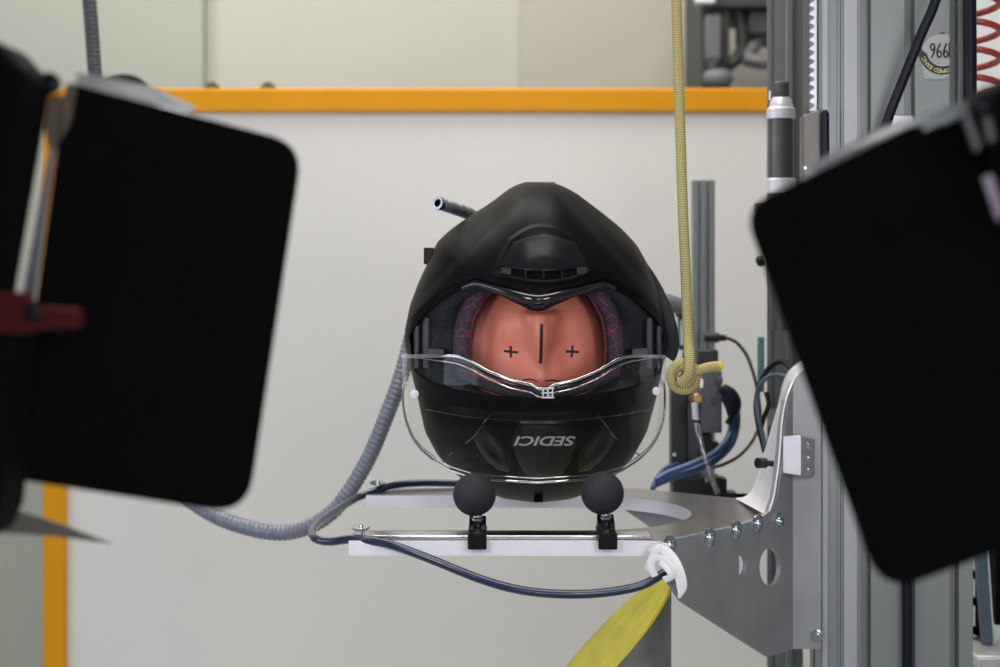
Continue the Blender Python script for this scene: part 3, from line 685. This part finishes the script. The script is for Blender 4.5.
# ================================================================== test headform
HF = (537.5, 366.0)
def FY(u, v):
    x = (u-HF[0])/74.0; y = (v-HF[1])/112.0; r2 = x*x+y*y; h = math.sqrt(max(0, 1-r2))
    Y = 1.70-.098*h**.85
    a = abs(u-541)
    # nose (upside down: tip high, bridge low)
    wn = 6.5+8.5*sm(366, 324, v); hn = .002+.0255*sm(384, 321, v)**1.2; hn *= sm(308, 315.5, v)
    Y -= hn*math.exp(-(a/wn)**2.4)
    Y -= .0055*math.exp(-((a-15)/4.5)**2-((v-318)/6.0)**2)      # wings
    Y += .007*math.exp(-((a-25)/15)**2-((v-352)/18)**2)        # eye hollows
    Y -= .005*math.exp(-((a-42)/20)**2-((v-318)/22)**2)        # cheekbones
    Y -= .0035*math.exp(-((v-379)/7)**2)*math.exp(-(a/34)**2)  # brow
    Y -= .006*math.exp(-((v-288)/5)**2)*math.exp(-(a/20)**2)+.005*math.exp(-((v-279)/4.5)**2)*math.exp(-(a/17)**2)   # lips
    return Y
def FP(u, v, off=0): return P(u, v, FY(u, v)-off)
HD = thing('headform', 'salmon rubber test head upside down inside the helmet', 'test dummy head', P(537, 478, 1.70))
b = new(); R = []
for k in range(1, 71):
    rho = math.sin(k/70*PI/2); R.append([b.verts.new(FP(HF[0]+74*rho*math.cos(2*PI*i/160), HF[1]+112*rho*math.sin(2*PI*i/160))) for i in range(160)])
for k in range(1, 12):
    rho = math.cos(k/12*PI/2)
    R.append([b.verts.new(P(HF[0]+74*rho*math.cos(2*PI*i/160), HF[1]+112*rho*math.sin(2*PI*i/160), 1.70)+Vector((0, .1*math.sin(k/12*PI/2), 0))) for i in range(160)])
c = b.verts.new(FP(*HF))
for A_, B_ in zip(R, R[1:]):
    for i in range(160): b.faces.new((A_[i], A_[(i+1) % 160], B_[(i+1) % 160], B_[i]))
for i in range(160): b.faces.new((c, R[0][i], R[0][(i+1) % 160]))
b.faces.new(R[-1])
obj('head', b, 'skin', HD, auto=180)
def stroke(pts, name, w=1.6):
    b = new()
    for a, c_ in pts:
        n = 12; L = [FP(a[0]+(c_[0]-a[0])*k/n, a[1]+(c_[1]-a[1])*k/n, .0002) for k in range(n+1)]
        tube(b, L, w*1.6/F, raw=True, n=8)
    return obj(name, b, 'ink', HD)
stroke([((541.5, 324), (541.2, 345)), ((541.2, 345), (540.6, 363))], 'centre_line')
stroke([((504, 351), (517.5, 352.5)), ((510.5, 346), (511, 357.5))], 'cross_mark', 1.25)
stroke([((566, 351.5), (578.5, 352)), ((572.5, 345.5), (571.5, 357.5))], 'cross_mark', 1.25)
stroke([((523, 380.5), (530, 379)), ((530, 379), (537, 381)), ((545, 381), (552, 380)), ((552, 380), (561, 381.5))], 'brow_mark', .7)

# ================================================================== hoses and cords
# grey corrugated hose
b = new()
hp = [P(20, 300, 2.06), P(60, 350, 2.05), P(105, 410, 2.03), P(150, 463, 2.0), P(200, 507, 1.95), P(245, 527, 1.92), P(290, 532, 1.9), P(332, 512, 1.88), P(365, 465, 1.88), P(388, 412, 1.88), P(403, 370, 1.885), P(415, 325, 1.90), P(432, 280, 1.91), P(452, 240, 1.91)]
tube(b, hp, .0092, .0017, 14, ribs=(.0062, .075))
tag(obj('corrugated_hose', b, 'hose'), 'light grey corrugated hose sweeping up from the left lamp to behind the helmet', 'hose')
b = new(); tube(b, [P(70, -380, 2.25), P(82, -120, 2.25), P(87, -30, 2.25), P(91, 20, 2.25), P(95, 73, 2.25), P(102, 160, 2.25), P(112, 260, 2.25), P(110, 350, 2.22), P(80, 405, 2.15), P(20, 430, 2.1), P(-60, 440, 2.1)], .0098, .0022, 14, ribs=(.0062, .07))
tag(obj('conduit', b, 'hose_shaded'), 'grey ribbed conduit in painted shade hanging at the upper left above the lamp', 'conduit')
T = thing('ribbed_conduit', 'short open-ended ribbed grey conduit poking out above the helmet', 'conduit', P(437.5, 203, 1.72))
b = new(); tube(b, [P(440, 204, 1.72), P(456, 209, 1.74), P(473, 216, 1.765), P(495, 232, 1.80)], .0066, .0014, 16, ribs=(.005, .08)); obj('tube', b, 'hose_metal', T)
b = new(); a = P(437.5, 203, 1.717); d = (P(456, 209, 1.74)-a).normalized(); lathe(b, a, d, [(.006, .0045), (0, .0045), (0, .0072), (.003, .0078), (.006, .0072), (.006, .0045)], 24); obj('end_collar', b, 'zinc', T)
b = new(); lathe(b, a+d*.003, d, [(0, .0046), (.001, 0)], 20); obj('bore', b, 'hole', T)
# navy hose
b = new()
tube(b, [P(676, 566, 1.50), P(664, 573, 1.49), P(640, 586, 1.48), P(600, 593, 1.475), P(560, 594, 1.47), P(520, 590, 1.47), P(480, 579, 1.475), P(430, 559, 1.485), P(395, 546, 1.495), P(375, 541.5, 1.503), P(352, 539, 1.508), P(330, 541.5, 1.515), P(316, 539, 1.53), P(312, 532, 1.58), P(318, 523, 1.65), P(334, 512, 1.72), P(355, 499, 1.79), P(375, 491, 1.81), P(395, 485, 1.835), P(425, 483, 1.85), P(470, 484, 1.86), P(520, 486, 1.87), P(575, 487, 1.88)], .0041, .005, 14)
tag(obj('air_hose', b, 'navy'), 'glossy navy hose looping around the open end of the fork', 'hose')
for u, v, Y, n_ in ((356, 538, 1.512, 'front'), (374, 489.5, 1.815, 'rear')):
    q = P(u, v, Y); T = thing('hose_clip', 'silver washer and screw holding the navy hose on the %s fork arm' % n_, 'clip', q, 'clips holding the navy hose')
    b = new(); lathe(b, (q.x+.004, q.y+.003, ZP+.0092), (0, -.12, 1), [(0, .0085), (.0010, .009), (.0018, .0085)], 28); obj('washer', b, 'zinc', T)
    screw(T, (q.x+.004, q.y+.003, ZP+.0105), (0, -.12, 1), .0036, washer=0)
    b = new(); cyl(b, (q.x+.006, q.y+.0085, ZP), (q.x+.006, q.y+.0085, ZP+.0088), .0016); obj('post', b, 'zinc', T)
# white wrapping
T = thing('white_tape', 'white cloth tape tying the navy hose to the fork bracket', 'tape', P(668, 575, 1.49))
def rib(pts, w, fl=.22, name='wrap'):
    b = new(); tube(b, [P(*q) for q in pts], w, .002, 14, flat=fl, up=(.1, 1, .2)); return obj(name, b, 'cloth', T)
rib([(651, 553, 1.487), (660, 549, 1.482), (669, 555, 1.478), (676, 566, 1.476), (681, 580, 1.476), (681.5, 590, 1.477), (679, 598, 1.478)], lambda t: .0042+.0014*math.sin(PI*t)-.0028*sm(.85, 1, t), name='tail')
rib([(648, 571, 1.485), (651, 560, 1.483), (657, 551, 1.481), (664, 546, 1.481), (668, 548, 1.483)], .0034)
rib([(655, 576, 1.480), (651, 566, 1.478), (655, 558, 1.477), (664, 560, 1.476), (672, 568, 1.475), (672, 576, 1.475), (664, 580, 1.478)], .0032)
rib([(660, 562, 1.474), (668, 570, 1.472), (671, 575, 1.472)], .0026)
# yellow cord with its knot
b = new(); YY = 1.60
cd_ = [P(672, -420, YY), P(675.5, -60, YY), P(678, 60, YY), P(680, 120, YY), P(682.5, 200, YY), P(685.5, 270, YY), P(688, 335, YY-.004), P(689.5, 358, YY-.016), P(689, 374, YY-.018), P(684, 381, YY-.014)]
tube(b, cd_, .0052, .004, 16)
T = thing('yellow_cord', 'yellow braided cord hanging down with a knot at its end', 'cord', P(690, 390, YY)); obj('rope', b, 'cord', T)
b = new(); kn = []
for i in range(64):
    t = i/63; a = math.radians(250)-2*PI*t*2.1; rr = 12.6-7.0*sm(.4, 1, t)
    kn.append(P(683.5+rr*math.cos(a), 376.5-rr*1.08*math.sin(a), YY-.004-.007*t-.003*math.sin(t*9)))
tube(b, kn, .0050, raw=True, n=14); obj('knot', b, 'cord', T)
b = new(); tube(b, [P(680, 380, YY-.006), P(692, 374, YY-.008), P(702, 369, YY-.008), P(712, 366.5, YY-.008), P(719, 366, YY-.008)], .0050, .003, 14); obj('tail', b, 'cord', T)
b = new(); lathe(b, P(717.5, 366, YY-.008), (1, 0, .05), [(0, .0051), (.003, .0048), (.0055, .0028), (.006, 0)], 14); obj('frayed_end', b, 'cord_end', T)

# ================================================================== slanted anvil under the rig
T = thing('slanted_anvil', 'dark round steel anvil with a yellow slanted top below the bracket', 'anvil', (P(604, 0, 1.67).x, 1.67, 0))
ra = .0665; ax_ = P(671, 0, 1.67).x-ra; q0 = P(668, 579, 1.67).z
b = new(); n = 64; tp, bt, tp2 = [], [], []
cut = lambda dx, dy: q0-(ra-dx)*1.05+dy*.10
for i in range(n):
    t = 2*PI*i/n; dx, dy = ra*math.cos(t), ra*math.sin(t)
    bt.append(b.verts.new((ax_+dx, 1.67+dy, .03))); tp.append(b.verts.new((ax_+dx, 1.67+dy, cut(dx, dy)-.003)))
for i in range(n): b.faces.new((bt[i], bt[(i+1) % n], tp[(i+1) % n], tp[i]))
b.faces.new(tp); b.faces.new(bt[::-1]); obj('cylinder', b, 'anvil', T)
b = new(); slab(b, [(ax_+(ra+.001)*math.cos(2*PI*i/n), 1.67+(ra+.001)*math.sin(2*PI*i/n), cut(ra*math.cos(2*PI*i/n), ra*math.sin(2*PI*i/n))-.0028) for i in range(n)], (-.002, -.0004, .002)); obj('slanted_face', b, 'yellow_pad', T)
b = new(); lathe(b, (ax_, 1.67, 0), (0, 0, 1), [(0, .14), (.028, .14), (.03, .138), (.03, 0)], 48); obj('base_plate', b, 'anvil', T)

# ================================================================== background extrusion, valve pillar and tubing
YV = 2.02
T = thing('instrument_post', 'blurred aluminium extrusion post standing behind the yellow cord', 'post', P(704, 492, 2.2))
Y2 = 2.2; X2 = lambda u: (u-500)/F*Y2
pts = [(X2(693), Y2+.02), (X2(693), Y2), (X2(698), Y2), (X2(698), Y2+.006), (X2(700.5), Y2+.006), (X2(700.5), Y2), (X2(706.5), Y2), (X2(706.5), Y2+.006), (X2(709), Y2+.006), (X2(709), Y2), (X2(715), Y2), (X2(715), Y2+.02)]
profile('profile', pts, P(0, 500, Y2).z, P(0, 180, Y2).z, 'alu_col', T)
b = new(); slab(b, [(X2(700), Y2+.021, P(0, 500, Y2).z-.02), (X2(775), 1.99, P(0, 500, Y2).z-.02), (X2(790), 1.99, P(0, 500, Y2).z-.02), (X2(716), Y2+.021, P(0, 500, Y2).z-.02)], (0, 0, .02)); obj('mounting_arm', b, 'black', T)
T = thing('valve_pillar', 'black valve pillar with grey block and fittings behind the bracket', 'valve assembly', P(690, 497, YV)); VP = T
b = new(); pbox(b, 671.5, 687, 386, 486, YV, YV+.03); obj('pillar', b, 'cable', T, bevel=.001)
b = new(); pbox(b, 687.2, 701, 392, 486, YV+.006, YV+.02); obj('side_rail', b, 'alu_dull', T, bevel=.001)
b = new(); pbox(b, 701, 722, 371, 433, YV-.01, YV+.02); pbox(b, 703, 719, 366, 371, YV-.006, YV+.015); obj('valve_block', b, 'valve', T, bevel=.0015)
b = new(); pbox(b, 698, 718.5, 350, 371, YV+.001, YV+.025); obj('valve_cap', b, 'cable', T, bevel=.002)
b = new(); pbox(b, 699, 712, 434, 456, YV-.004, YV+.02); pbox(b, 711, 719, 442, 452, YV-.004, YV+.01); obj('lower_valve', b, 'cable', T, bevel=.002)
b = new(); pbox(b, 717, 723, 378, 384, YV-.016, YV-.01); pbox(b, 712, 716, 395, 404, YV-.013, YV-.01); obj('port_plug', b, 'alu_dull', T, bevel=.0005)
b = new(); pbox(b, 673, 722, 478, 500, YV-.01, YV+.03); pbox(b, 721, 727, 479, 500, YV-.01, YV+.02); pbox(b, 727, 737, 493, 500, YV-.01, YV+.02); obj('base_block', b, 'cable', T, bevel=.001)
b = new(); slab(b, [P(727, 494, YV), P(790, 496, 1.99), P(790, 503, 1.99), P(727, 502, YV)], (0, .01, 0)); obj('mounting_arm', b, 'black', T)
for u, v in ((674.5, 454.5), (674.5, 467.5), (707, 480)): screw(T, P(u, v, YV-.0005-(.01 if v > 470 else 0)), (0, -1, 0), .0036, m='steel', washer=0)
b = new(); pbox(b, 691, 703, 397, 403, YV-.02, YV); cyl(b, P(693, 400, YV-.02), P(698, 398, YV-.045), .006, n=16); obj('brass_fitting', b, 'brass', T, bevel=.001)
b = new(); pbox(b, 699, 704, 379, 388, YV-.02, YV-.011); obj('clear_fitting', b, 'zinc', T, bevel=.001)
T = thing('clear_tube', 'thin clear tube with a red ring leaning in front of the valve pillar', 'tube', P(718, 494, 1.96))
b = new(); tube(b, [P(695, 402, 1.96), P(696.5, 420, 1.96), P(700, 440, 1.955), P(708, 468, 1.95), P(718, 494, 1.945)], .0033, .006, 12); obj('tube', b, 'tube_clear', T)
b = new(); tube(b, [P(694.5, 403, 1.957), P(696, 421, 1.957)], .0040, .006, 12); obj('nozzle', b, 'alu_light', T)
b = new(); lathe(b, P(696, 422.5, 1.957), (.1, 0, 1), [(0, .0062), (.0035, .0062)], 20); obj('red_ring', b, 'red', T)
# blue tubing bundle
def cable(pts, r, m, name, label, cat='cable', group=None):
    b = new(); tube(b, [P(*q) for q in pts], r, .006, 10); return tag(obj(name, b, m), label, cat, group)
cable([(727, 392, 2.0), (734, 402, 2.0), (737, 420, 2.0), (732, 442, 1.99), (719, 457, 1.985), (700, 468, 1.98), (675, 476, 1.975), (655, 484, 1.97)], .0048, 'blue', 'blue_tube', 'outer blue tube curving around the valve pillar to the plate', 'tube')
cable([(722, 396, 2.0), (729, 408, 2.0), (732, 424, 1.995), (727, 440, 1.985), (713, 454, 1.975), (692, 464, 1.97), (668, 473, 1.965), (656, 480, 1.96)], .0042, 'blue', 'blue_tube', 'inner blue tube nested inside the outer blue loop', 'tube')
cable([(688, 462, 2.06), (672, 466, 2.0), (661, 473, 1.98), (654, 486, 1.96), (652, 492, 1.97)], .0036, 'blue', 'blue_tube', 'short blue tube bending down left of the black pillar', 'tube')
b = new(); tube(b, [P(722, 388, 1.985), P(729, 394, 1.985), P(733, 405, 1.985), P(731, 418, 1.985), P(727, 424, 1.985)], lambda t: .004+.007*math.sin(PI*min(1, t*1.1+.1)), .004, 14); tag(obj('cable_boot', b, 'navy_dark'), 'dark bulky connector on the blue tubes beside the grey valve block', 'connector')
# black plug and lead
T = thing('plug_lead', 'black plug and thin lead curving right from the extrusion post', 'cable', P(707, 339, 2.1))
b = new(); lathe(b, P(704.5, 337, 2.1), (1, 0, -.05), [(0, .006), (.004, .0068), (.018, .0066), (.020, .0046), (.028, .0040), (.030, 0)], 16); obj('plug', b, 'cable', T)
b = new(); tube(b, [P(726, 338, 2.1), P(736, 342, 2.1), P(746, 354, 2.1), P(753, 372, 2.09), P(758, 394, 2.08), P(760, 420, 2.07), P(753, 440, 2.05), P(739, 456, 2.03), P(722, 465, 2.0), P(713, 467, 2.0)], .0022, .008, 8); obj('lead', b, 'cable', T)
cable([(800, 380, 1.80), (789, 366, 1.84), (780, 361.5, 1.86), (769, 368, 1.87), (760, 384, 1.87), (756, 405, 1.87), (759, 428, 1.86), (765, 452, 1.85)], .0032, 'navy_dark', 'cable', 'outer dark cable looped beside the slim column')
cable([(798, 384, 1.80), (784, 376, 1.83), (772, 375.5, 1.85), (762, 382, 1.855), (757, 396, 1.86), (758, 415, 1.85), (763, 436, 1.84), (767, 455, 1.83)], .0026, 'slate', 'cable', 'slate cable just inside the outer dark cable loop')
cable([(766, 392, 1.88), (769, 404, 1.88), (764, 417, 1.88), (761, 428, 1.88)], .0030, 'cable', 'cable', 'short black cable curl in front of the slim column')
b = new(); pbox(b, 758.5, 764.5, 337, 392, 1.925, 1.935); tag(obj('teal_strip', b, 'teal', bevel=.0008), 'teal plastic strip on the edge of the slim column', 'strip')
# small camera-like cluster behind the strap
T = thing('sensor_head', 'small dark sensor with a pale blue lens behind the helmet strap', 'sensor', P(683, 350, 2.1))
b = new(); lathe(b, P(664, 301, 2.1), (1, 0, -.35), [(0, .010), (.004, .011), (.026, .011), (.028, .009), (.034, .009)], 20); obj('barrel', b, 'valve', T)
b = new(); pbox(b, 677, 692, 300, 318, 2.095, 2.12); pbox(b, 679, 693, 318, 350, 2.11, 2.13); obj('housing', b, 'cable', T, bevel=.002)
b = new(); slab(b, [P(680, 322, 2.105), P(684, 316, 2.105), P(687, 332, 2.105), P(685, 344, 2.105), P(680.5, 346, 2.105)], (0, .004, 0)); obj('lens', b, mat('pale_blue_glass', (.30, .48, .56), .2, noise=.2), T)
b = new(); tube(b, [P(686, 350, 2.11), P(684, 372, 2.08), P(683, 388, 2.05)], .0045, .01, 10); obj('stem', b, 'cable', T)

# ================================================================== studio lamps with barn doors (seen from behind)
def rounded(pts, r, n=8):
    out = []
    L = len(pts)
    for i, p in enumerate(pts):
        rr = r[i] if isinstance(r, (list, tuple)) else r
        p = Vector(p); a = Vector(pts[i-1])-p; c = Vector(pts[(i+1) % L])-p
        if rr <= 0: out.append(tuple(p)); continue
        A = p+a.normalized()*rr; C = p+c.normalized()*rr
        for k in range(n+1):
            t = k/n; q = A*(1-t)**2+p*2*t*(1-t)+C*t*t; out.append((q.x, q.y))
    return out
def leaf(name, poly, Yf, th, m, parent):
    b = new(); slab(b, [P(u, v, Yf(u, v)) for u, v in poly], (0, th, 0)); return obj(name, b, m, parent, smooth=False)
YL = .86
L1 = thing('studio_lamp', 'left black studio lamp with open barn doors in the foreground', 'lamp', P(-60, 600, YL))
pl = rounded([(66, 82), (303, 144), (247, 515), (12, 479)], [6, 34, 40, 4])
leaf('barn_door', pl, lambda u, v: YL+(u-70)*.00012, .0015, 'black', L1)
b = new(); slab(b, [P(u, v, .85) for u, v in [(-90, 66), (-8, 47), (25, 52), (54, 84), (46, 128), (17, 296), (44, 306), (26, 500), (14, 528), (-90, 534)]], (0, -.05, 0)); obj('housing', b, 'black', L1, bevel=.004)
b = new(); pts = [P(74, 74, .872), P(104, 82, .862), P(150, 88, .90), P(192, 107, .98), P(120, 93, .874)]
slab(b, [P(76, 73, .862), P(110, 77, .875), P(152, 86, .90), P(196, 107, .93), P(190, 112, .92), P(125, 100, .90), P(76, 90, .87)], (0, .0012, -.0012)); tag(obj('barn_door', b, 'leaf_pale', L1, smooth=False), 'upper barn door edge painted pale for the lamp light on it')  # lamp-lit leaf, its brightness put into the pale colour
leaf('barn_door', [(-40, 505), (22, 512), (60, 524), (112, 544), (60, 537), (-40, 530)], lambda u, v: .875+(u+40)*.0004, .002, mat('dusty_dark_metal', (.10, .095, .085), .6, noise=.2), L1)
b = new(); slab(b, [P(44, 128, .855), P(50, 96, .855), P(62, 95, .855), P(58, 130, .855), P(56, 150, .855), P(48, 150, .855)], (0, .003, 0)); slab(b, [P(60, 140, .852), P(66, 84, .852), P(76, 86, .852), P(70, 122, .852)], (0, .003, 0)); obj('hinge_strap', b, mat('dull_bracket_metal', (.16, .13, .10), .5, metal=.5, noise=.3), L1, smooth=False)
b = new(); slab(b, [P(22, 296, .858), P(48, 152, .858), P(55, 150, .858), P(34, 298, .858)], (0, .002, 0)); obj('bright_strap', b, mat('bare_strap', (.28, .28, .31), .4, metal=.5, noise=.3), L1, smooth=False)
b = new(); lathe(b, P(50, 84, .845), (0, -1, 0), [(0, .006), (.003, .006), (.004, .004), (.004, 0)], 20); obj('hinge_bolt', b, 'satin', L1)
b = new(); slab(b, [P(u, v, .79) for u, v in rounded([(-40, 294), (24, 292), (34, 306), (79, 309), (79, 328), (34, 330), (24, 334), (-40, 330)], 3, 4)], (0, .010, 0)); KN = obj('clamp_handle', b, 'red', L1, bevel=.002)
b = new(); lathe(b, P(33, 312, .789), (0, -1, 0), [(0, .005), (.003, .005), (.004, .003), (.004, 0)], 6); obj('clamp_bolt', b, 'satin', KN)
b = new(); cyl(b, P(-60, 500, .85), (P(-60, 0, .85).x, .85, .02), .014); obj('stand_pole', b, 'black', L1)
YRt = .80
L2 = thing('studio_lamp', 'right black studio lamp with open barn doors in the foreground', 'lamp', P(1080, 600, YRt))
pl = rounded([(743, 208), (972, 97), (1060, 120), (1080, 520), (882, 595)], [30, 5, 4, 4, 44])
leaf('barn_door', pl, lambda u, v: YRt+(1000-u)*.00010, .0015, 'black', L2)
b = new(); slab(b, [P(806, 166, .84), P(880, 128, .82), P(966, 101, .79), P(976, 108, .792), P(960, 116, .80), P(820, 178, .84)], (0, .0015, -.001)); tag(obj('barn_door', b, 'leaf_pale', L2, smooth=False), 'upper barn door edge painted pale for the lamp light on it')  # light on this leaf is painted in as a pale tone
b = new(); slab(b, [P(u, v, .79) for u, v in [(962, 104), (975, 90), (1010, 80), (1100, 80), (1100, 300), (1010, 220), (975, 132)]], (0, -.05, 0)); obj('housing', b, 'black', L2, bevel=.004)
b = new(); slab(b, [P(960, 108, .735), P(966, 106, .735), P(981, 146, .735), P(976, 152, .735)], (0, .003, 0)); slab(b, [P(984, 118, .735), P(991, 118, .735), P(995, 140, .735), P(989, 142, .735)], (0, .003, 0)); obj('hinge_strap', b, mat('dull_hinge_metal', (.09, .09, .09), .5, metal=.5, noise=.3), L2, smooth=False)
b = new(); slab(b, [P(983, 178, .735), P(992, 174, .735), P(1004, 212, .735), P(998, 222, .735)], (0, .003, 0)); obj('bright_strap', b, mat('violet_grey_strap', (.16, .13, .17), .4, metal=.4, noise=.3), L2, smooth=False)
b = new(); lathe(b, P(982, 106, .735), (0, -1, 0), [(0, .005), (.002, .005), (.003, .003), (.003, 0)], 20); obj('hinge_bolt', b, 'satin', L2)
b = new(); cyl(b, P(1080, 300, .79), (P(1080, 0, .79).x, .79, .02), .014); obj('stand_pole', b, 'black', L2)
